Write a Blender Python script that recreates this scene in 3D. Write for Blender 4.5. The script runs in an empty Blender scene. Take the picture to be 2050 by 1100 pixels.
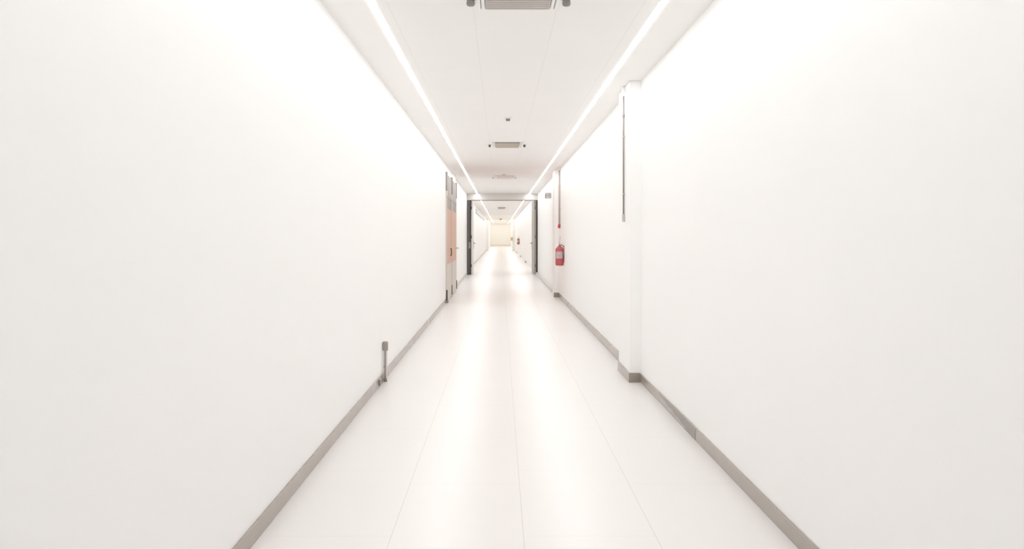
import bpy, bmesh, math
from mathutils import Vector, Matrix

S = bpy.context.scene
COL = S.collection
PI = math.pi

# ------------------------------------------------------------------ camera
EYE = 1.36                       # eye height; X right, Y down the corridor
FPX = 1900.0                     # focal length in pixels of the 2050 px frame
cd = bpy.data.cameras.new('camera')
cd.sensor_fit = 'HORIZONTAL'
cd.sensor_width = 36.0
cd.lens = FPX / 2050.0 * 36.0
cd.shift_x = (1025.0 - 1001.5) / 2050.0
cd.shift_y = (471.0 - 550.0) / 2050.0
cd.clip_end = 400
cam = bpy.data.objects.new('camera', cd)
cam.location = (0, 0, EYE)
cam.rotation_euler = (PI / 2, 0, 0)
COL.objects.link(cam)
S.camera = cam

# ------------------------------------------------------------------ world, exposure, renderer-side quality
w = bpy.data.worlds.new('world')
S.world = w
w.use_nodes = True
bg = w.node_tree.nodes['Background']
bg.inputs['Color'].default_value = (1.0, 0.97, 0.94, 1)
bg.inputs['Strength'].default_value = 0.02
S.view_settings.view_transform = 'Standard'
S.view_settings.look = 'None'
S.view_settings.exposure = 0.41
S.view_settings.gamma = 1.0
S.view_settings.use_curve_mapping = False
S.cycles.max_bounces = 11
S.cycles.diffuse_bounces = 9
S.cycles.glossy_bounces = 6
S.cycles.sample_clamp_indirect = 6.0
S.cycles.use_denoising = True
S.cycles.use_adaptive_sampling = True
S.cycles.adaptive_threshold = 0.05

LIGHT = 20.0                     # light strips, first corridor
LIGHT_FAR = 19.0                 # light strips beyond the doorway
STRIP_START = -0.6

CEIL = 2.788
XL, XR = -1.095, 1.303           # the two long walls
XL2 = -1.145                     # left wall past the orange doors
XR2 = 1.285                      # right wall past the pillar
FXL, FXR = -1.22, 1.285          # corridor beyond the doorway
DOOR_Y = 32.7
END_Y = 116.0

# ------------------------------------------------------------------ materials
def lin(r, g, b):
    f = lambda c: (c / 255.0) / 12.92 if c / 255.0 <= 0.04045 else ((c / 255.0 + 0.055) / 1.055) ** 2.4
    return (f(r), f(g), f(b), 1.0)

def mat(name, col, rough=0.5, metal=0.0, noise=0.0, nscale=20.0, spec=0.5, bump=0.0, stretch=(1, 1, 1)):
    m = bpy.data.materials.new(name)
    m.use_nodes = True
    nt = m.node_tree
    b = nt.nodes['Principled BSDF']
    c = tuple(col[:3]) + (1.0,)
    b.inputs['Base Color'].default_value = c
    b.inputs['Roughness'].default_value = rough
    b.inputs['Metallic'].default_value = metal
    b.inputs['Specular IOR Level'].default_value = spec
    if noise or bump:
        tc = nt.nodes.new('ShaderNodeTexCoord')
        mp = nt.nodes.new('ShaderNodeMapping')
        mp.inputs['Scale'].default_value = stretch
        n = nt.nodes.new('ShaderNodeTexNoise')
        n.inputs['Scale'].default_value = nscale
        n.inputs['Detail'].default_value = 4
        nt.links.new(tc.outputs['Object'], mp.inputs['Vector'])
        nt.links.new(mp.outputs['Vector'], n.inputs['Vector'])
        if noise:
            mx = nt.nodes.new('ShaderNodeMix')
            mx.data_type = 'RGBA'
            mx.inputs['A'].default_value = tuple(v * (1 - noise) for v in c[:3]) + (1,)
            mx.inputs['B'].default_value = tuple(min(1, v * (1 + noise)) for v in c[:3]) + (1,)
            nt.links.new(n.outputs['Fac'], mx.inputs['Factor'])
            nt.links.new(mx.outputs['Result'], b.inputs['Base Color'])
        if bump:
            bp = nt.nodes.new('ShaderNodeBump')
            bp.inputs['Strength'].default_value = bump
            bp.inputs['Distance'].default_value = 0.002
            nt.links.new(n.outputs['Fac'], bp.inputs['Height'])
            nt.links.new(bp.outputs['Normal'], b.inputs['Normal'])
    return m

def emit(name, col, strength):
    m = bpy.data.materials.new(name)
    m.use_nodes = True
    nt = m.node_tree
    b = nt.nodes['Principled BSDF']
    b.inputs['Base Color'].default_value = (0.8, 0.8, 0.8, 1)
    b.inputs['Emission Color'].default_value = tuple(col) + (1,)
    b.inputs['Emission Strength'].default_value = strength
    return m

def grid_mat(name, col, line, rough, x0, dx, y0, dy, wid, stagger=0.0, spec=0.5, widy=None):
    """Tiles with thin joints, laid out in metres along X and Y."""
    m = bpy.data.materials.new(name)
    m.use_nodes = True
    nt = m.node_tree
    N, L = nt.nodes, nt.links
    b = N['Principled BSDF']
    b.inputs['Roughness'].default_value = rough
    b.inputs['Specular IOR Level'].default_value = spec
    geo = N.new('ShaderNodeNewGeometry')
    sep = N.new('ShaderNodeSeparateXYZ')
    L.new(geo.outputs['Position'], sep.inputs[0])
    def mth(op, a, bb=None, c=None):
        n = N.new('ShaderNodeMath')
        n.operation = op
        for i, v in enumerate((a, bb, c)):
            if v is None:
                continue
            if isinstance(v, (int, float)):
                n.inputs[i].default_value = v
            else:
                L.new(v, n.inputs[i])
        return n.outputs[0]
    u = mth('DIVIDE', mth('SUBTRACT', sep.outputs[0], x0), dx)
    v = mth('DIVIDE', mth('SUBTRACT', sep.outputs[1], y0), dy)
    if stagger:
        v = mth('ADD', v, mth('MULTIPLY', mth('FLOORED_MODULO', mth('FLOOR', u), 2.0), stagger))
    du = mth('MULTIPLY', mth('ABSOLUTE', mth('SUBTRACT', mth('FRACT', mth('ADD', u, 0.5)), 0.5)), dx)
    dv = mth('MULTIPLY', mth('ABSOLUTE', mth('SUBTRACT', mth('FRACT', mth('ADD', v, 0.5)), 0.5)), dy)
    lu = mth('LESS_THAN', du, wid)
    lv = mth('LESS_THAN', dv, widy or wid)
    fac = mth('MAXIMUM', lu, lv)
    nz = N.new('ShaderNodeTexNoise')
    nz.inputs['Scale'].default_value = 0.9
    L.new(geo.outputs['Position'], nz.inputs['Vector'])
    m0 = N.new('ShaderNodeMix')
    m0.data_type = 'RGBA'
    m0.inputs['A'].default_value = tuple(c * 0.985 for c in col[:3]) + (1,)
    m0.inputs['B'].default_value = tuple(min(1, c * 1.015) for c in col[:3]) + (1,)
    L.new(nz.outputs['Fac'], m0.inputs['Factor'])
    m1 = N.new('ShaderNodeMix')
    m1.data_type = 'RGBA'
    m1.inputs['B'].default_value = tuple(line[:3]) + (1,)
    L.new(m0.outputs['Result'], m1.inputs['A'])
    L.new(fac, m1.inputs['Factor'])
    L.new(m1.outputs['Result'], b.inputs['Base Color'])
    return m

M = {
    'wall': mat('white_wall_paint', (0.955, 0.951, 0.944), 0.62, noise=0.006, nscale=2.0, spec=0.25),
    'wall_cream': mat('cream_wall_paint', (0.955, 0.932, 0.885), 0.6, noise=0.006, nscale=2.0, spec=0.25),
    'ceiling': grid_mat('ceiling_tiles', (0.905, 0.888, 0.876), (0.86, 0.842, 0.83), 0.75, -0.169, 0.527, 6.43, 0.565, 0.004, spec=0.2, widy=0.0025),
    'ceiling_lit_tone': mat('lit_tone_ceiling_paint', (0.955, 0.935, 0.89), 0.75, noise=0.006, nscale=2.0, spec=0.2),  # lighter, warmer base colour paints in the stronger light at the far end
    'floor': grid_mat('pale_floor_tiles', (0.825, 0.797, 0.785), (0.65, 0.62, 0.605), 0.30, 0.105, 0.597, 5.475, 1.19, 0.0016, stagger=0.24, spec=0.4, widy=0.001),
    'skirting': mat('grey_skirting', (0.345, 0.30, 0.265), 0.22, noise=0.05, nscale=6.0, spec=0.7),
    'skirting_far': mat('pale_skirting', (0.62, 0.59, 0.55), 0.35, noise=0.03, nscale=6.0),
    'skirting_cream': mat('cream_skirting', (0.87, 0.82, 0.74), 0.4, noise=0.03, nscale=6.0),
    'steel': mat('brushed_steel', (0.72, 0.69, 0.665), 0.34, metal=0.6, noise=0.08, nscale=30.0, stretch=(0.3, 1, 8)),
    'dark_frame': mat('dark_grey_door_frame', (0.125, 0.11, 0.108), 0.35, noise=0.08, nscale=15.0),
    'darker': mat('black_rubber_seal', (0.03, 0.027, 0.026), 0.5, noise=0.1, nscale=15.0),
    'leaf_white': mat('white_door_laminate', (0.86, 0.85, 0.83), 0.35, noise=0.01, nscale=6.0),
    'leaf_shaded': mat('shaded_tone_door_laminate', (0.47, 0.43, 0.375), 0.4, noise=0.03, nscale=6.0),  # darker version of the door laminate, with shade put into its colour
    'handle': mat('dark_steel_handle', (0.13, 0.12, 0.115), 0.35, metal=0.3, noise=0.06, nscale=30.0),
    'brass_grey': mat('dull_grey_lock_plate', (0.27, 0.235, 0.19), 0.4, metal=0.3, noise=0.06, nscale=30.0),
    'orange': mat('pale_orange_laminate', (0.67, 0.42, 0.325), 0.5, noise=0.03, nscale=8.0, spec=0.3),
    'grey_panel': mat('grey_door_panel', (0.40, 0.355, 0.33), 0.5, noise=0.04, nscale=8.0, spec=0.3),
    'pale_panel': mat('pale_grey_transom', (0.56, 0.535, 0.515), 0.5, noise=0.04, nscale=8.0, spec=0.3),
    'kick': mat('beige_kick_plate', (0.68, 0.635, 0.58), 0.45, noise=0.03, nscale=8.0, spec=0.3),
    'post': mat('grey_door_post', (0.33, 0.30, 0.28), 0.45, noise=0.04, nscale=12.0),
    'hinge': mat('dark_brown_hinge', (0.12, 0.09, 0.08), 0.45, noise=0.08, nscale=20.0),
    'red': mat('extinguisher_red', (0.55, 0.105, 0.12), 0.32, noise=0.05, nscale=20.0),
    'red_far': mat('faded_extinguisher_red', (0.55, 0.13, 0.06), 0.4, noise=0.05, nscale=20.0),
    'bulb_red': mat('alarm_bulb_red', (0.55, 0.07, 0.09), 0.35, noise=0.05, nscale=20.0),
    'label': mat('printed_label', (0.62, 0.50, 0.50), 0.45, noise=0.25, nscale=40.0),
    'label_mark': mat('label_print', (0.42, 0.36, 0.35), 0.5, noise=0.1, nscale=60.0),
    'hose_pale': mat('pale_pink_hose', (0.72, 0.62, 0.60), 0.5, noise=0.04, nscale=30.0),
    'hose_dark': mat('dusky_rubber_hose', (0.34, 0.20, 0.21), 0.5, noise=0.06, nscale=30.0),
    'valve': mat('grey_valve_metal', (0.42, 0.36, 0.34), 0.4, metal=0.4, noise=0.06, nscale=30.0),
    'pipe': mat('grey_conduit_metal', (0.36, 0.325, 0.30), 0.4, metal=0.2, noise=0.05, nscale=12.0),
    'pipe_pink': mat('pinkish_grey_pipe', (0.56, 0.50, 0.47), 0.45, noise=0.08, nscale=3.0),
    'pipe_cap': mat('pale_pipe_cap', (0.58, 0.53, 0.50), 0.45, noise=0.05, nscale=20.0),
    'white_plastic': mat('white_plastic', (0.88, 0.87, 0.86), 0.4, noise=0.01, nscale=10.0),
    'slot': mat('dark_slot', (0.30, 0.275, 0.265), 0.6, noise=0.05, nscale=10.0),
    'vent_grey': mat('grey_vent_grille', (0.50, 0.465, 0.435), 0.5, noise=0.03, nscale=10.0),
    'vent_beige': mat('beige_vent_grille', (0.50, 0.45, 0.37), 0.5, noise=0.03, nscale=10.0),
    'vent_pale': mat('pale_vent_grille', (0.76, 0.71, 0.69), 0.5, noise=0.03, nscale=10.0),
    'spot_dark': mat('dark_nozzle', (0.09, 0.08, 0.07), 0.4, noise=0.06, nscale=30.0),
    'spot_pale': mat('pale_nozzle', (0.72, 0.67, 0.65), 0.5, noise=0.04, nscale=30.0),
    'sensor': mat('grey_brown_sensor', (0.30, 0.26, 0.22), 0.4, noise=0.06, nscale=30.0),
    'sign': mat('light_grey_sign', (0.50, 0.46, 0.45), 0.5, noise=0.05, nscale=30.0),
    'sign_low': mat('pale_grey_sign_field', (0.60, 0.58, 0.57), 0.5, noise=0.05, nscale=30.0),
    'sign_dark': mat('dark_grey_sign_edge', (0.20, 0.195, 0.19), 0.5, noise=0.05, nscale=30.0),
    'sign_mark': mat('mid_grey_sign_mark', (0.34, 0.325, 0.31), 0.5, noise=0.05, nscale=30.0),
    'holder': mat('worn_steel_holder', (0.36, 0.32, 0.295), 0.4, metal=0.25, noise=0.08, nscale=40.0),
    'holder_pale': mat('pale_steel_face', (0.66, 0.62, 0.585), 0.4, metal=0.15, noise=0.04, nscale=40.0),
    'holder_dark': mat('dark_slot_metal', (0.27, 0.235, 0.225), 0.45, noise=0.06, nscale=40.0),
    'trunking': mat('pale_grey_trunking', (0.60, 0.59, 0.58), 0.5, noise=0.02, nscale=6.0),
    'yellow': mat('pale_yellow_box', (0.66, 0.56, 0.30), 0.5, noise=0.04, nscale=20.0),
    'stop': mat('grey_rubber_stop', (0.58, 0.56, 0.55), 0.6, noise=0.06, nscale=30.0),
    'diffuser': emit('glowing_diffuser', (0.975, 0.99, 0.985), LIGHT),
    'diffuser_far': emit('glowing_far_diffuser', (1.0, 0.985, 0.96), LIGHT_FAR),
    'diffuser_end': emit('bright_end_diffuser', (1.0, 0.97, 0.93), 21.0),
}

M['skirting'].node_tree.nodes['Principled BSDF'].inputs['Specular Tint'].default_value = (1.0, 0.94, 0.87, 1)

# ------------------------------------------------------------------ mesh helpers
def B():
    return bmesh.new()

def add_box(bm, x0, x1, y0, y1, z0, z1, bev=0.0, seg=1):
    t = bmesh.new()
    bmesh.ops.create_cube(t, size=1.0)
    for v in t.verts:
        v.co = Vector(((x0 + x1) / 2 + v.co.x * (x1 - x0), (y0 + y1) / 2 + v.co.y * (y1 - y0), (z0 + z1) / 2 + v.co.z * (z1 - z0)))
    if bev:
        bmesh.ops.bevel(t, geom=list(t.edges), offset=bev, segments=seg, profile=0.5, affect='EDGES')
    merge(bm, t)
    return bm

def merge(bm, t, mtx=None):
    me = bpy.data.meshes.new('tmp')
    if mtx is not None:
        t.transform(mtx)
    t.to_mesh(me)
    t.free()
    bm.from_mesh(me)
    bpy.data.meshes.remove(me)

def box(x0, x1, y0, y1, z0, z1, bev=0.0, seg=1):
    return add_box(B(), x0, x1, y0, y1, z0, z1, bev, seg)

def add_lathe(bm, prof, n=32, axis='Z', at=(0, 0, 0)):
    """prof: (radius, height) pairs bottom to top; closed where radius is 0."""
    t = bmesh.new()
    rings = []
    for r, z in prof:
        if r < 1e-6:
            rings.append([t.verts.new((0, 0, z))])
        else:
            rings.append([t.verts.new((r * math.cos(2 * PI * i / n), r * math.sin(2 * PI * i / n), z)) for i in range(n)])
    for a, b in zip(rings, rings[1:]):
        for i in range(n):
            j = (i + 1) % n
            if len(a) == 1 and len(b) == 1:
                continue
            if len(a) == 1:
                t.faces.new((a[0], b[j], b[i]))
            elif len(b) == 1:
                t.faces.new((a[i], a[j], b[0]))
            else:
                t.faces.new((a[i], a[j], b[j], b[i]))
    bmesh.ops.recalc_face_normals(t, faces=list(t.faces))
    for f in t.faces:
        f.smooth = True
    R = Matrix.Identity(4)
    if axis == 'X':
        R = Matrix.Rotation(PI / 2, 4, 'Y')
    elif axis == 'Y':
        R = Matrix.Rotation(-PI / 2, 4, 'X')
    merge(bm, t, Matrix.Translation(at) @ R)
    return bm

def add_tube(bm, pts, r, n=14):
    pts = [Vector(p) for p in pts]
    t = bmesh.new()
    rings = []
    ref = None
    for i, p in enumerate(pts):
        d = (pts[min(i + 1, len(pts) - 1)] - pts[max(i - 1, 0)]).normalized()
        if ref is None:
            ref = Vector((1, 0, 0)) if abs(d.x) < 0.8 else Vector((0, 1, 0))
        u = (ref - d * ref.dot(d)).normalized()
        ref = u
        v = d.cross(u)
        rings.append([t.verts.new(p + u * (r * math.cos(2 * PI * k / n)) + v * (r * math.sin(2 * PI * k / n))) for k in range(n)])
    for a, b in zip(rings, rings[1:]):
        for k in range(n):
            f = t.faces.new((a[k], a[(k + 1) % n], b[(k + 1) % n], b[k]))
            f.smooth = True
    t.faces.new(rings[0][::-1])
    t.faces.new(rings[-1])
    bmesh.ops.recalc_face_normals(t, faces=list(t.faces))
    merge(bm, t)
    return bm

def curve_pts(ctrl, n=24):
    """Catmull-Rom through the control points."""
    c = [Vector(p) for p in ctrl]
    c = [c[0] * 2 - c[1]] + c + [c[-1] * 2 - c[-2]]
    out = []
    for i in range(1, len(c) - 2):
        for k in range(n):
            s = k / n
            p0, p1, p2, p3 = c[i - 1], c[i], c[i + 1], c[i + 2]
            out.append(0.5 * ((2 * p1) + (p2 - p0) * s + (2 * p0 - 5 * p1 + 4 * p2 - p3) * s * s + (3 * p1 - p0 - 3 * p2 + p3) * s ** 3))
    out.append(c[-2])
    return out

def obj(name, bm, m, parent=None, loc=None, label=None):
    me = bpy.data.meshes.new(name)
    bm.normal_update()
    bm.to_mesh(me)
    bm.free()
    me.materials.append(M[m] if isinstance(m, str) else m)
    o = bpy.data.objects.new(name, me)
    COL.objects.link(o)
    if parent is not None:
        o.parent = parent
    if loc is not None:
        o.location = loc
    if label:
        o['label'] = label
    return o

def tag(o, label, cat, group=None):
    o['label'] = label
    o['category'] = cat
    if group:
        o['group'] = group
    return o

def thing(name, label, cat, loc=(0, 0, 0), group=None):
    o = bpy.data.objects.new(name, None)
    o.empty_display_size = 0.1
    COL.objects.link(o)
    o.location = loc
    return tag(o, label, cat, group)

def struct(name, bm, m, label=None, cat=None):
    o = obj(name, bm, m)
    o['kind'] = 'structure'
    if label:
        o['label'] = label
    if cat:
        o['category'] = cat
    return o

def dup(root, loc, label, mats=None, group=None):
    r = root.copy()
    COL.objects.link(r)
    r.location = loc
    r['label'] = label
    if group:
        r['group'] = group
    def rec(src, dst):
        for ch in list(src.children):
            c = ch.copy()
            COL.objects.link(c)
            c.parent = dst
            base = ch.name.split('.')[0]
            if mats and base in mats:
                c.data = ch.data.copy()
                c.data.materials[0] = M[mats[base]]
            rec(ch, c)
    rec(root, r)
    return r

# ------------------------------------------------------------------ the corridor shell
BACK = -2.6
struct('floor', box(-1.6, 1.6, BACK - 0.2, END_Y + 0.3, -0.2, 0), 'floor', 'glossy pale pinkish tiled corridor floor with thin joints', 'floor')
struct('ceiling', box(-1.6, 1.6, BACK - 0.2, 68.0, CEIL, CEIL + 0.2), 'ceiling', 'white tiled corridor ceiling between the two light strips', 'ceiling')
struct('ceiling_far', box(-1.6, 1.6, 68.0, END_Y + 0.3, CEIL, CEIL + 0.2), 'ceiling_lit_tone', 'ceiling over the far end of the corridor, its brighter light painted in as cream', 'ceiling')
struct('wall_left', box(XL - 0.25, XL, BACK, 23.4, 0, CEIL), 'wall', 'long plain white wall on the left of the near corridor', 'wall')
struct('wall_left_middle', box(XL2 - 0.2, XL2, 23.4, DOOR_Y + 0.1, 0, CEIL), 'wall', 'white wall between the orange doors and the open doorway', 'wall')
struct('wall_right', box(XR, XR + 0.2, BACK, 9.2, 0, CEIL), 'wall', 'long plain white wall on the right nearest the viewer', 'wall')
struct('wall_right_middle', box(XR2, XR2 + 0.22, 9.2, DOOR_Y + 0.1, 0, CEIL), 'wall', 'white wall carrying the fire extinguisher before the doorway', 'wall')
struct('wall_left_far', box(FXL - 0.2, FXL, DOOR_Y + 0.1, END_Y, 0, CEIL), 'wall', 'white wall on the left beyond the open doorway', 'wall')
struct('wall_right_far', box(FXR, FXR + 0.2, DOOR_Y + 0.1, END_Y, 0, CEIL), 'wall', 'white wall on the right beyond the open doorway', 'wall')
struct('wall_end', box(-1.5, 1.5, END_Y, END_Y + 0.2, 0, CEIL), 'wall_cream', 'small cream wall closing the far end of the corridor', 'wall')
struct('wall_back', box(-1.5, 1.6, BACK - 0.2, BACK, 0, CEIL), 'wall')

# pillars projecting from the right wall, and the pair near the far end
PX = 1.196
P1A, P1B = 8.76, 9.57
P2A, P2B = 20.8, 21.5
struct('trim_1', box(PX, XR2 + 0.1, P1A, P1B, 0, CEIL, 0.004), 'wall', 'white pillar stepping out of the wall behind the long grey conduit', 'pillar')
struct('trim_2', box(1.185, XR2 + 0.1, P2A, P2B, 0, CEIL, 0.004), 'wall', 'white pillar stepping out just past the near fire extinguisher', 'pillar')
struct('trim_3', box(FXL - 0.1, -1.03, 83.0, 84.5, 0, CEIL), 'wall', 'white pillar at the left of the far cream wall', 'pillar')
struct('trim_4', box(1.07, FXR + 0.1, 83.0, 84.5, 0, CEIL), 'wall', 'white pillar at the right of the far cream wall', 'pillar')

# skirting boards
SK = 0.012
def skirt(name, x0, x1, y0, y1, h, m='skirting', label=None):
    return struct(name, box(x0, x1, y0, y1, 0, h, 0.0015), m, label, 'baseboard')
skirt('baseboard_left', XL, XL + SK, BACK, 18.98, 0.080, label='grey skirting along the foot of the left wall')
skirt('baseboard_left_middle', XL2, XL2 + SK, 23.4, DOOR_Y - 0.06, 0.080, 'skirting_far', 'pale skirting between the orange doors and the doorway')
skirt('baseboard_right', XR - SK, XR, BACK, P1A, 0.078, label='grey skirting along the right wall nearest the viewer')
bm = box(PX - SK, XR - SK, P1A - SK, P1A, 0, 0.087, 0.0015)
struct('baseboard_pillar_front', bm, 'skirting', 'grey skirting across the front of the nearer pillar', 'baseboard')
struct('baseboard_pillar_side', box(PX - SK, PX, P1A, P1B, 0, 0.087, 0.0015), 'skirting', 'grey skirting down the corridor side of the nearer pillar', 'baseboard')
skirt('baseboard_right_middle', XR2 - SK, XR2, P1B, P2A, 0.098, label='grey skirting between the two pillars')
struct('baseboard_second_pillar', box(1.185 - SK, XR2 - SK, P2A - SK, P2A, 0, 0.098, 0.0015), 'skirting', 'grey skirting block across the front of the second pillar', 'baseboard')
struct('baseboard_right_ledge', box(1.215, XR2, P2B, DOOR_Y - 0.09, 0, 0.085, 0.003), 'skirting_far', 'thick pale skirting ledge from the second pillar to the doorway', 'baseboard')
skirt('baseboard_left_far', FXL, FXL + 0.02, 40.0, 83.0, 0.085, 'skirting_far', 'thin grey skirting on the left beyond the doorway')
struct('baseboard_far_pillar_left', box(FXL, -1.02, 82.98, 83.0, 0, 0.09), 'skirting_cream', 'cream skirting on the front of the far left pillar', 'baseboard')
struct('baseboard_far_pillar_right', box(1.06, FXR, 82.98, 83.0, 0, 0.09), 'skirting_cream', 'cream skirting on the front of the far right pillar', 'baseboard')
struct('baseboard_end', box(FXL, FXR, END_Y - 0.02, END_Y, 0, 0.20), 'skirting_cream', 'cream skirting under the far end wall', 'baseboard')

# wedge-shaped cover strip lying on the near right skirting
bm = B()
xs = XR - SK
pr = [(6.28, 0.002), (6.28, 0.079), (7.75, 0.079), (7.75, 0.072)]
va = [bm.verts.new((xs - 0.002, y, z)) for y, z in pr]
vb = [bm.verts.new((xs - 0.0002, y, z)) for y, z in pr]
bm.faces.new(va); bm.faces.new(vb[::-1])
for i in range(4):
    j = (i + 1) % 4
    bm.faces.new((va[j], va[i], vb[i], vb[j]))
bmesh.ops.recalc_face_normals(bm, faces=list(bm.faces))
o = obj('cover_strip', bm, 'post')
tag(o, 'thin wedge-shaped cover strip on the grey skirting nearest the viewer', 'skirting strip')

# ------------------------------------------------------------------ ceiling light strips
def light_strip(x, y0, y1, label, m):
    t = thing('light_strip', label, 'light strip', (x, y0, CEIL - 0.002), 'recessed ceiling light strips')
    L = y1 - y0
    wd = 0.0165
    ch = B()
    add_box(ch, -wd - 0.004, -wd, 0, L, -0.004, 0.0)
    add_box(ch, wd, wd + 0.004, 0, L, -0.004, 0.0)
    obj('channel', ch, 'white_plastic', t)
    df = B()
    n = max(1, int(round(L / 0.75)))
    a = [(df.verts.new((-wd, L * i / n, -0.003)), df.verts.new((wd, L * i / n, -0.003))) for i in range(n + 1)]
    for i in range(n):
        df.faces.new((a[i][0], a[i + 1][0], a[i + 1][1], a[i][1]))
    bmesh.ops.recalc_face_normals(df, faces=list(df.faces))
    for f in df.faces:
        if f.normal.z > 0:
            f.normal_flip()
    obj('diffuser', df, m, t)
    return t
SLX, SRX = -0.793, 1.002
light_strip(SLX, STRIP_START, DOOR_Y - 0.1, 'long glowing light strip in the near ceiling along the left wall', 'diffuser')
light_strip(SRX, STRIP_START, DOOR_Y - 0.1, 'long glowing light strip in the near ceiling along the right wall', 'diffuser')
light_strip(-0.80, DOOR_Y + 0.5, 83.0, 'glowing light strip beyond the doorway on the left of the ceiling', 'diffuser_far')
light_strip(0.97, DOOR_Y + 0.5, 83.0, 'glowing light strip beyond the doorway on the right of the ceiling', 'diffuser_far')
light_strip(-0.80, 84.7, 115.6, 'brightest far light strip left of the cream end wall', 'diffuser_end')
light_strip(0.97, 84.7, 115.6, 'brightest far light strip right of the cream end wall', 'diffuser_end')

# ------------------------------------------------------------------ open doorway across the corridor
JL0, JL1 = XL2, -1.007
JR0, JR1 = 1.234, XR2
HZ = 2.565
dw = thing('door_1', 'open doorway with a steel header and dark grey jambs across the corridor', 'doorway', (0, DOOR_Y, 0))
dw['kind'] = 'structure'
hd = box(JL0, JR1, -0.10, 0.10, HZ, CEIL, 0.004)
head = obj('header', hd, 'steel', dw, label='brushed steel header over the doorway')
gr = B()
for z in (HZ + 0.055, HZ + 0.15):
    add_box(gr, JL0 + 0.01, JR1 - 0.01, -0.106, -0.099, z, z + 0.012, 0.001)
obj('trim_rail', gr, 'steel', head)
obj('seal', box(JL1, JR0, -0.098, 0.05, HZ - 0.018, HZ, 0.001), 'dark_frame', head)
for nm, x0, x1, s in (('left', JL0, JL1, 1), ('right', JR0, JR1, -1)):
    j = obj('jamb', box(x0, x1, -0.10, 0.10, 0, HZ, 0.004), 'dark_frame', dw, label='dark grey jamb on the %s of the doorway' % nm)
    xi = x1 if s > 0 else x0
    sx = sorted((xi - s * 0.035, xi + s * 0.002))
    obj('seal', box(sx[0], sx[1], -0.104, 0.06, 0.004, HZ - 0.002, 0.001), 'darker', j)
    if s > 0:
        add = box(x0 + 0.055, x0 + 0.075, -0.106, -0.098, 0.01, HZ - 0.01, 0.002)
        obj('trim_rail', add, 'dark_frame', j)
        obj('strike_plate', box(x0 + 0.06, x1 - 0.02, -0.108, -0.099, 0.90, 1.12, 0.002), 'holder', j)

def leaf(xh, ang, wl, m, label, side):
    """A leaf hinged at xh that swings away from the viewer."""
    y0 = DOOR_Y + 0.115
    lf = obj('door_leaf', box(-0.022, 0.022, 0, wl, 0.012, HZ - 0.012, 0.003), m, dw, label=label)
    lf.location = (xh, y0 - DOOR_Y, 0)
    lf.rotation_euler = (0, 0, ang)
    s = side                                            # +1: room side of this leaf is +X
    hb = B()
    xa = s * 0.022
    add_lathe(hb, [(0, 0), (0.026, 0), (0.026, s * 0.01), (0, s * 0.01)], 20, 'X', (xa, wl - 0.07, 1.07))
    add_tube(hb, curve_pts([(xa, wl - 0.07, 1.07), (xa + s * 0.045, wl - 0.07, 1.07), (xa + s * 0.055, wl - 0.09, 1.07), (xa + s * 0.055, wl - 0.19, 1.065)], 8), 0.011)
    obj('lever_handle', hb, 'handle', lf)
    obj('lock_plate', box(min(xa, xa + s * 0.006), max(xa, xa + s * 0.006), wl - 0.11, wl - 0.03, 0.86, 1.14, 0.002), 'brass_grey', lf)
    hg = B()
    for z in (0.25, 1.25, 2.25):
        add_lathe(hg, [(0, 0), (0.012, 0), (0.012, 0.1), (0, 0.1)], 12, 'Z', (s * -0.0, -0.004, z))
    obj('hinge', hg, 'handle', lf)
    return lf
leaf(-0.995, -math.radians(1.6), 1.02, 'leaf_white', 'white door leaf swung open on the left of the doorway', 1)
leaf(1.208, math.radians(3.6), 1.02, 'leaf_shaded', 'door leaf swung open on the right of the doorway, its shade painted in as greige', -1)

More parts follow.
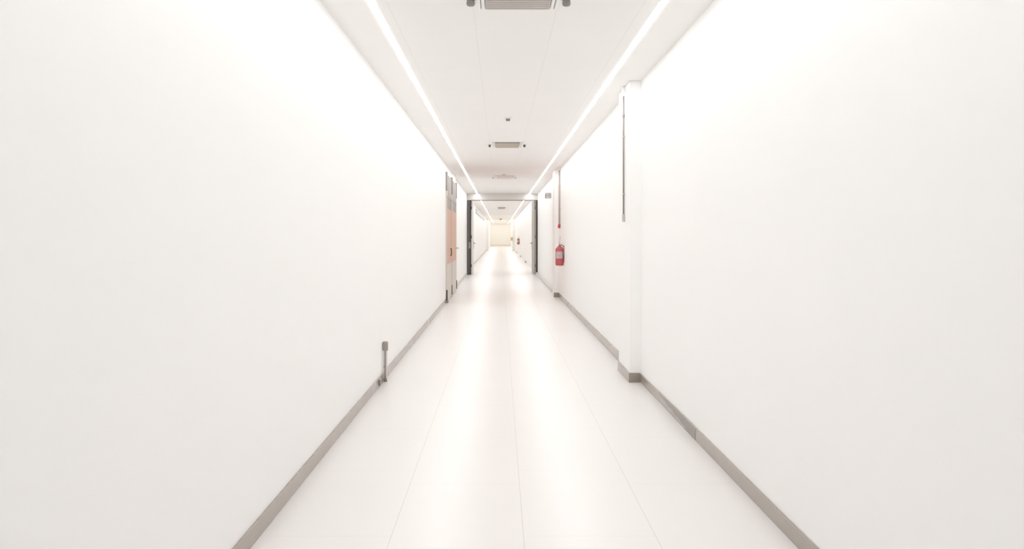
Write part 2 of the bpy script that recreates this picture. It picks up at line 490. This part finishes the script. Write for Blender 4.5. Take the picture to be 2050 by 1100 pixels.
# ------------------------------------------------------------------ pair of orange and grey doors on the left wall
DA, DB, DC = 19.05, 20.95, 23.15
dd = thing('door_2', 'pair of doors with pale orange panels and grey tops in the left wall', 'door', (XL, DA, 0))
dd['kind'] = 'structure'
for y in (DA, DB, DC):
    yy = y - DA
    p = obj('post', box(0.0, 0.037 if y == DB else 0.026, yy - 0.035, yy + 0.035, 0, 2.62, 0.003), 'kick', dd, label='slim grey door post')
    obj('post_cap', box(0.0, 0.044 if y == DB else 0.036, yy - 0.039, yy + 0.039, 2.25, 2.63, 0.004), 'post', p)
    obj('hinge', box(0.012, 0.042, yy - 0.046, yy - 0.02, 0.05, 0.26, 0.004, 2), 'hinge', p)
obj('foot_block', box(0.0, 0.055, -0.10, 0.06, 0.0, 0.05, 0.004), 'post', dd)
for k, (a, b) in enumerate(((DA, DB), (DB, DC))):
    y0, y1 = a - DA + 0.037, b - DA - 0.037
    tr = obj('transom', box(0.0, 0.018, y0, y1, 2.13, 2.60, 0.003), 'pale_panel', dd, label='pale grey transom panel over the orange door')
    tb = B()
    add_box(tb, 0.016, 0.030, y0, y1, 2.11, 2.16, 0.002)
    for q in (0.32, 0.66):
        yq = y0 + (y1 - y0) * q
        add_box(tb, 0.016, 0.026, yq - 0.02, yq + 0.02, 2.16, 2.58, 0.002)
    obj('transom_rail', tb, 'post', tr)
    lf = obj('door_leaf', box(0.0, 0.022, y0 + 0.006, y1 - 0.006, 0.76, 1.90, 0.002), 'orange', dd, label='pale orange door leaf')
    obj('top_panel', box(0.0, 0.024, y0 + 0.006, y1 - 0.006, 1.90, 2.11, 0.002), 'grey_panel', lf)
    obj('kick_plate', box(0.0, 0.024, y0 + 0.006, y1 - 0.006, 0.012, 0.76, 0.002), 'kick', lf)
    rb = B()
    for q in (0.70,):
        yq = y0 + (y1 - y0) * q
        add_box(rb, 0.022, 0.030, yq - 0.03, yq + 0.03, 1.90, 2.12, 0.002)
    obj('closer_bracket', rb, 'post', lf)
    if k == 0:
        hb = B()
        add_tube(hb, curve_pts([(0.022, 1.35, 0.92), (0.043, 1.35, 0.93), (0.046, 1.35, 0.99), (0.043, 1.35, 1.06), (0.022, 1.35, 1.07)], 8), 0.013)
        obj('pull_handle', hb, 'hinge', lf)
    else:
        hb = B()
        add_lathe(hb, [(0, 0), (0.024, 0), (0.024, 0.01), (0, 0.01)], 16, 'X', (0.022, y1 - 0.12, 1.045))
        add_tube(hb, curve_pts([(0.022, y1 - 0.12, 1.045), (0.07, y1 - 0.12, 1.045), (0.085, y1 - 0.14, 1.045), (0.085, y1 - 0.24, 1.045)], 8), 0.010)
        obj('lever_handle', hb, 'orange', lf)

# ------------------------------------------------------------------ low holder post by the left skirting
t = thing('door_holder', 'short steel holder post with a flat head against the left skirting', 'door holder', (-1.066, 8.80, 0))
obj('base', box(-0.012, 0.016, -0.02, 0.02, 0, 0.03, 0.004, 2), 'holder_dark', t)
obj('stem', box(-0.020, 0.018, -0.012, 0.012, 0.012, 0.30, 0.004, 2), 'holder_pale', t)
obj('slot', box(-0.006, 0.005, -0.0135, -0.010, 0.03, 0.295, 0.001), 'holder_dark', t)
obj('head', box(-0.026, 0.026, -0.016, 0.014, 0.285, 0.375, 0.012, 4), 'holder', t)
obj('pin', box(-0.014, 0.001, -0.017, -0.011, 0.135, 0.148, 0.002), 'holder_dark', t)
obj('bracket', box(-0.016, 0.0, -0.34, -0.30, 0.015, 0.07, 0.003), 'holder', t)

# ------------------------------------------------------------------ conduits on the right side
t = thing('conduit', 'long thin grey conduit hanging down the side of the nearer white pillar', 'conduit', (PX - 0.014, 9.1, 0))
obj('pipe', add_tube(B(), [(0, 0, 1.56), (0, 0, 2.70)], 0.0085), 'pipe', t)
obj('end_cap', box(-0.013, 0.0135, -0.014, 0.013, 1.487, 1.562, 0.006, 3), 'pipe_cap', t)
cl = B()
add_lathe(cl, [(0, 2.49), (0.0105, 2.49), (0.0112, 2.495), (0.0112, 2.515), (0.0105, 2.52), (0, 2.52)], 16)
obj('coupling', cl, 'pipe', t)
for z in (1.75, 2.3):
    obj('clip', box(-0.0105, 0.014, -0.011, 0.011, z, z + 0.012, 0.002), 'pipe_cap', t)
tp = box(-0.016, 0.014, -0.016, 0.016, 2.69, CEIL, 0.004)
obj('top_box', tp, 'white_plastic', t)

t = thing('alarm_conduit', 'grey conduit ending in a small red alarm bulb above the fire extinguisher', 'alarm', (1.262, 20.3, 0))
obj('pipe', add_tube(B(), [(0, 0, 1.60), (0, 0, CEIL - 0.03)], 0.019, 18), 'pipe_pink', t)
bl = B()
add_lathe(bl, [(0, 1.505), (0.018, 1.508), (0.030, 1.525), (0.033, 1.545), (0.028, 1.57), (0.019, 1.592), (0.016, 1.61), (0, 1.61)], 24)
obj('bulb', bl, 'bulb_red', t, label='small red bulb at the end of the conduit')
for z in (1.9, 2.4):
    obj('clip', box(-0.021, 0.023, -0.02, 0.02, z, z + 0.02, 0.003), 'pipe_pink', t)
obj('top_box', box(-0.03, 0.023, -0.03, 0.03, CEIL - 0.04, CEIL, 0.004), 'white_plastic', t)

# ------------------------------------------------------------------ fire extinguishers
def patch(r, a0, a1, z0, z1, n=20):
    bm = B()
    g = []
    for i in range(n + 1):
        a = a0 + (a1 - a0) * i / n
        g.append([bm.verts.new((q * math.cos(a), q * math.sin(a), z)) for q, z in ((r, z0), (r, z1), (r - 0.003, z1), (r - 0.003, z0))])
    for p, q in zip(g, g[1:]):
        for k in range(4):
            bm.faces.new((p[k], q[k], q[(k + 1) % 4], p[(k + 1) % 4]))
    bm.faces.new(g[0]); bm.faces.new(g[-1][::-1])
    bmesh.ops.recalc_face_normals(bm, faces=list(bm.faces))
    for f in bm.faces:
        f.smooth = False
    return bm

def extinguisher(loc, wall_x, label, red):
    t = thing('fire_extinguisher', label, 'fire extinguisher', loc)
    r = 0.083
    b = B()
    add_lathe(b, [(0, 0), (r - 0.02, 0), (r - 0.006, 0.006), (r, 0.022), (r, 0.315), (r - 0.004, 0.338), (r - 0.018, 0.362), (r - 0.040, 0.382), (0.026, 0.393), (0.022, 0.402), (0, 0.404)], 40)
    body = obj('cylinder', b, red, t)
    f0 = -PI / 2 - 0.12
    lb = obj('label', patch(r + 0.0018, f0 - 0.95, f0 + 0.85, 0.145, 0.285), 'label', body, label='pale printed label around the red cylinder')
    mk = B()
    for z0, z1, a0, a1 in ((0.255, 0.266, -0.5, 0.5), (0.20, 0.207, -0.7, 0.6), (0.165, 0.225, -0.02, 0.22)):
        merge(mk, patch(r + 0.0026, f0 + a0, f0 + a1, z0, z1))
    obj('print', mk, 'label_mark', body)
    v = B()
    add_lathe(v, [(0, 0.395), (0.020, 0.395), (0.020, 0.415), (0.014, 0.42), (0.014, 0.435), (0, 0.436)], 20)
    add_lathe(v, [(0, 0), (0.017, 0), (0.017, 0.016), (0, 0.016)], 16, 'Y', (0, -0.034, 0.415))
    obj('valve', v, 'valve', t)
    lv = B()
    add_tube(lv, curve_pts([(0, 0.0, 0.432), (-0.012, -0.01, 0.46), (0.004, -0.03, 0.50), (0.012, -0.04, 0.585)], 10), 0.010)
    add_tube(lv, curve_pts([(0, 0.0, 0.428), (0.02, -0.02, 0.437), (0.05, -0.04, 0.434)], 8), 0.007)
    obj('lever', lv, 'hose_pale', t)
    hs = B()
    add_tube(hs, curve_pts([(0.012, -0.02, 0.412), (0.06, -0.035, 0.405), (0.088, -0.03, 0.36), (0.079, -0.05, 0.30), (0.070, -0.068, 0.24), (0.088, -0.045, 0.17), (0.091, -0.03, 0.07)], 10), 0.010)
    obj('hose', hs, 'hose_dark', t)
    br = B()
    dx = wall_x - loc[0]
    add_box(br, r - 0.004, dx, -0.02, 0.02, 0.26, 0.30, 0.002)
    add_box(br, dx - 0.006, dx, -0.035, 0.035, 0.20, 0.40, 0.002)
    obj('bracket', br, 'valve', t)
    return t
extinguisher((1.193, 19.1, 0.745), XR2, 'red fire extinguisher with a pale label on the wall below the red alarm bulb', 'red')
extinguisher((FXR - 0.092, 63.0, 0.735), FXR, 'tiny far fire extinguisher on the right wall seen through the open doorway', 'red_far')

# ------------------------------------------------------------------ square flag sign by the doorway
t = thing('flag_sign', 'small grey square sign sticking out from the wall beside the doorway', 'sign', (XR2, 24.0, 2.36))
obj('panel', box(-0.150, -0.004, -0.008, 0.008, -0.075, 0.072, 0.006, 2), 'sign', t)
obj('lower_field', box(-0.118, -0.012, -0.0095, -0.007, -0.070, -0.008, 0.0005), 'sign_low', t)
obj('dark_edge', box(-0.151, -0.126, -0.0105, 0.0095, -0.066, 0.038, 0.004, 2), 'sign_dark', t)
mk = B()
add_tube(mk, curve_pts([(-0.105, -0.0095, 0.004), (-0.085, -0.0095, -0.014), (-0.065, -0.0095, -0.012), (-0.05, -0.0095, 0.004)], 8), 0.006, 8)
add_tube(mk, [(-0.048, -0.0095, -0.045), (-0.028, -0.0095, -0.025)], 0.007, 8)
obj('symbol', mk, 'sign_mark', t)
obj('mount', box(-0.006, 0.0, -0.02, 0.02, -0.05, 0.05, 0.001), 'handle', t)

# ------------------------------------------------------------------ ceiling vents, nozzles, sensors
def vent(x, y0, y1, label, m, half=0.200):
    t = thing('ceiling_vent', label, 'ceiling vent', (x, y1, CEIL), 'ceiling vents along the corridor')
    L = y1 - y0
    g = B()
    add_box(g, -half, half, -L, 0, -0.016, -0.001, 0.004)
    for k in range(int(L / 0.05)):
        yy = -L + 0.03 + k * 0.05
        add_box(g, -half + 0.012, half - 0.012, yy, yy + 0.03, -0.0185, -0.015, 0.001)
    obj('grille', g, m, t)
    obj('front_lip', box(-half, half, -L - 0.006, -L, -0.017, -0.001, 0.001), 'slot' if m != 'vent_pale' else 'spot_pale', t)
    for s in (-1, 1):
        f = B()
        xa = s * half
        for a, b in ((0.004, 0.024), (0.030, 0.052)):
            x0, x1 = sorted((xa + s * a, xa + s * b))
            add_box(f, x0, x1, -L, 0.0, -0.018, -0.001, 0.003)
        fr = obj('side_rail', f, 'white_plastic', t)
        x0, x1 = sorted((xa + s * 0.024, xa + s * 0.030))
        obj('slot', box(x0, x1, -L, 0, -0.010, -0.001), 'slot', fr)
    return t
vent(0.108, 5.22, 5.94, 'grey ceiling vent with white side rails at the top edge of the view', 'vent_grey')
v2 = vent(0.110, 14.58, 15.33, 'small beige ceiling vent between two dark nozzles, halfway to the doorway', 'vent_beige', 0.188)
v3 = vent(0.104, 22.75, 23.75, 'pale pinkish ceiling vent nearest in front of the doorway header', 'vent_pale', 0.200)
v4 = vent(0.066, 48.6, 51.5, 'small beige ceiling vent seen through the doorway', 'vent_beige', 0.185)

def nozzle(x, y, label, m, k=1.0):
    t = thing('sprinkler_head', label, 'sprinkler head', (x, y, CEIL), 'sprinkler heads beside the ceiling vents')
    e = B()
    add_lathe(e, [(0, -0.006), (0.030, -0.006), (0.036, -0.003), (0.037, 0.0), (0, 0.0)], 24)
    obj('collar', e, 'white_plastic' if m == 'spot_pale' else 'vent_pale', t)
    n = B()
    add_lathe(n, [(0, -0.042), (0.012, -0.042), (0.017, -0.037), (0.019, -0.02), (0.016, -0.012), (0.018, -0.005), (0, -0.005)], 20)
    o = obj('nozzle', n, m, t)
    o.scale = (k, k, 1)
    return t
nz = nozzle(0.108 - 0.287, 5.74, 'larger grey sprinkler head left of the grey ceiling vent at the top edge', 'slot', 1.4)
dup(nz, (0.108 + 0.292, 5.74, CEIL), 'larger grey sprinkler head right of the grey ceiling vent at the top edge')
nz = nozzle(0.110 - 0.277, 14.95, 'dark sprinkler head left of the small beige vent', 'spot_dark')
dup(nz, (0.110 + 0.270, 14.95, CEIL), 'dark sprinkler head right of the small beige vent')
pl = {'nozzle': 'spot_pale'}
dup(nz, (0.104 - 0.28, 23.4, CEIL), 'pale sprinkler head left of the vent before the doorway', pl)
dup(nz, (0.104 + 0.27, 23.4, CEIL), 'pale sprinkler head right of the vent before the doorway', pl)

t = thing('smoke_detector', 'small round smoke detector on the ceiling before the beige vent', 'smoke detector', (0.094, 11.55, CEIL))
e = B()
add_lathe(e, [(0, -0.012), (0.046, -0.012), (0.053, -0.006), (0.054, 0), (0, 0)], 32)
obj('base', e, 'white_plastic', t)
e = B()
add_lathe(e, [(0, -0.040), (0.018, -0.040), (0.026, -0.034), (0.028, -0.022), (0.024, -0.012), (0, -0.012)], 28)
obj('sensor_head', e, 'sensor', t)
t = thing('smoke_detector', 'faint pale detector just before the pinkish ceiling vent', 'smoke detector', (0.090, 22.3, CEIL))
e = B()
add_lathe(e, [(0, -0.034), (0.03, -0.034), (0.04, -0.024), (0.045, 0), (0, 0)], 24)
obj('base', e, 'spot_pale', t)
e = B()
add_lathe(e, [(0, -0.046), (0.014, -0.046), (0.018, -0.040), (0.018, -0.033), (0, -0.033)], 20)
obj('sensor_head', e, 'spot_pale', t)
t = thing('smoke_detector', 'dark brown detector on the ceiling at the far end', 'smoke detector', (0.043, 82.0, CEIL))
e = B()
add_lathe(e, [(0, -0.03), (0.10, -0.03), (0.11, -0.015), (0.11, 0), (0, 0)], 28)
obj('base', e, 'vent_beige', t)
e = B()
add_lathe(e, [(0, -0.13), (0.05, -0.125), (0.08, -0.09), (0.085, -0.05), (0.08, -0.03), (0, -0.03)], 28)
obj('sensor_head', e, 'sensor', t)

# ------------------------------------------------------------------ things along the corridor beyond the doorway
t = thing('cable_trunking', 'pale grey cable trunking high on the left wall beyond the doorway', 'cable trunking', (FXL + 0.002, 47.0, 2.46))
obj('channel', box(0, 0.05, 0, 25.0, 0, 0.20, 0.004), 'trunking', t)
for k in range(1, 6):
    obj('joint_cover', box(0, 0.054, k * 4.1, k * 4.1 + 0.12, -0.004, 0.204, 0.002), 'vent_pale', t)

t = thing('wall_box', 'pale yellow box on the pillar near the far cream wall', 'box', (1.07, 82.9, 0.88))
obj('case', box(-0.16, 0.02, -0.06, 0.1, 0, 0.30, 0.01, 2), 'yellow', t)
obj('lid', box(-0.15, 0.01, -0.075, -0.058, 0.03, 0.27, 0.006, 2), 'yellow', t)

def door_stop(x, y, k, label):
    t = thing('door_stop', label, 'door stop', (x, y, 0), 'floor stops along the right wall')
    e = B()
    add_lathe(e, [(0, 0), (0.05 * k, 0), (0.05 * k, 0.02 * k), (0.03 * k, 0.03 * k), (0, 0.03 * k)], 20)
    obj('foot', e, 'stop', t)
    e = B()
    add_lathe(e, [(0, 0.03 * k), (0.035 * k, 0.03 * k), (0.042 * k, 0.05 * k), (0.042 * k, 0.09 * k), (0.03 * k, 0.105 * k), (0, 0.105 * k)], 20)
    obj('bumper', e, 'stop', t)
for y, x, k, l in ((46.6, 1.234, 0.95, 'grey floor stop nearest the open doorway by the right wall'),
                   (58.5, 1.234, 1.0, 'middle grey floor stop along the far right wall'),
                   (71.5, 1.234, 1.0, 'grey floor stop farthest along the right wall before the pillar')):
    door_stop(x, y, k, l)
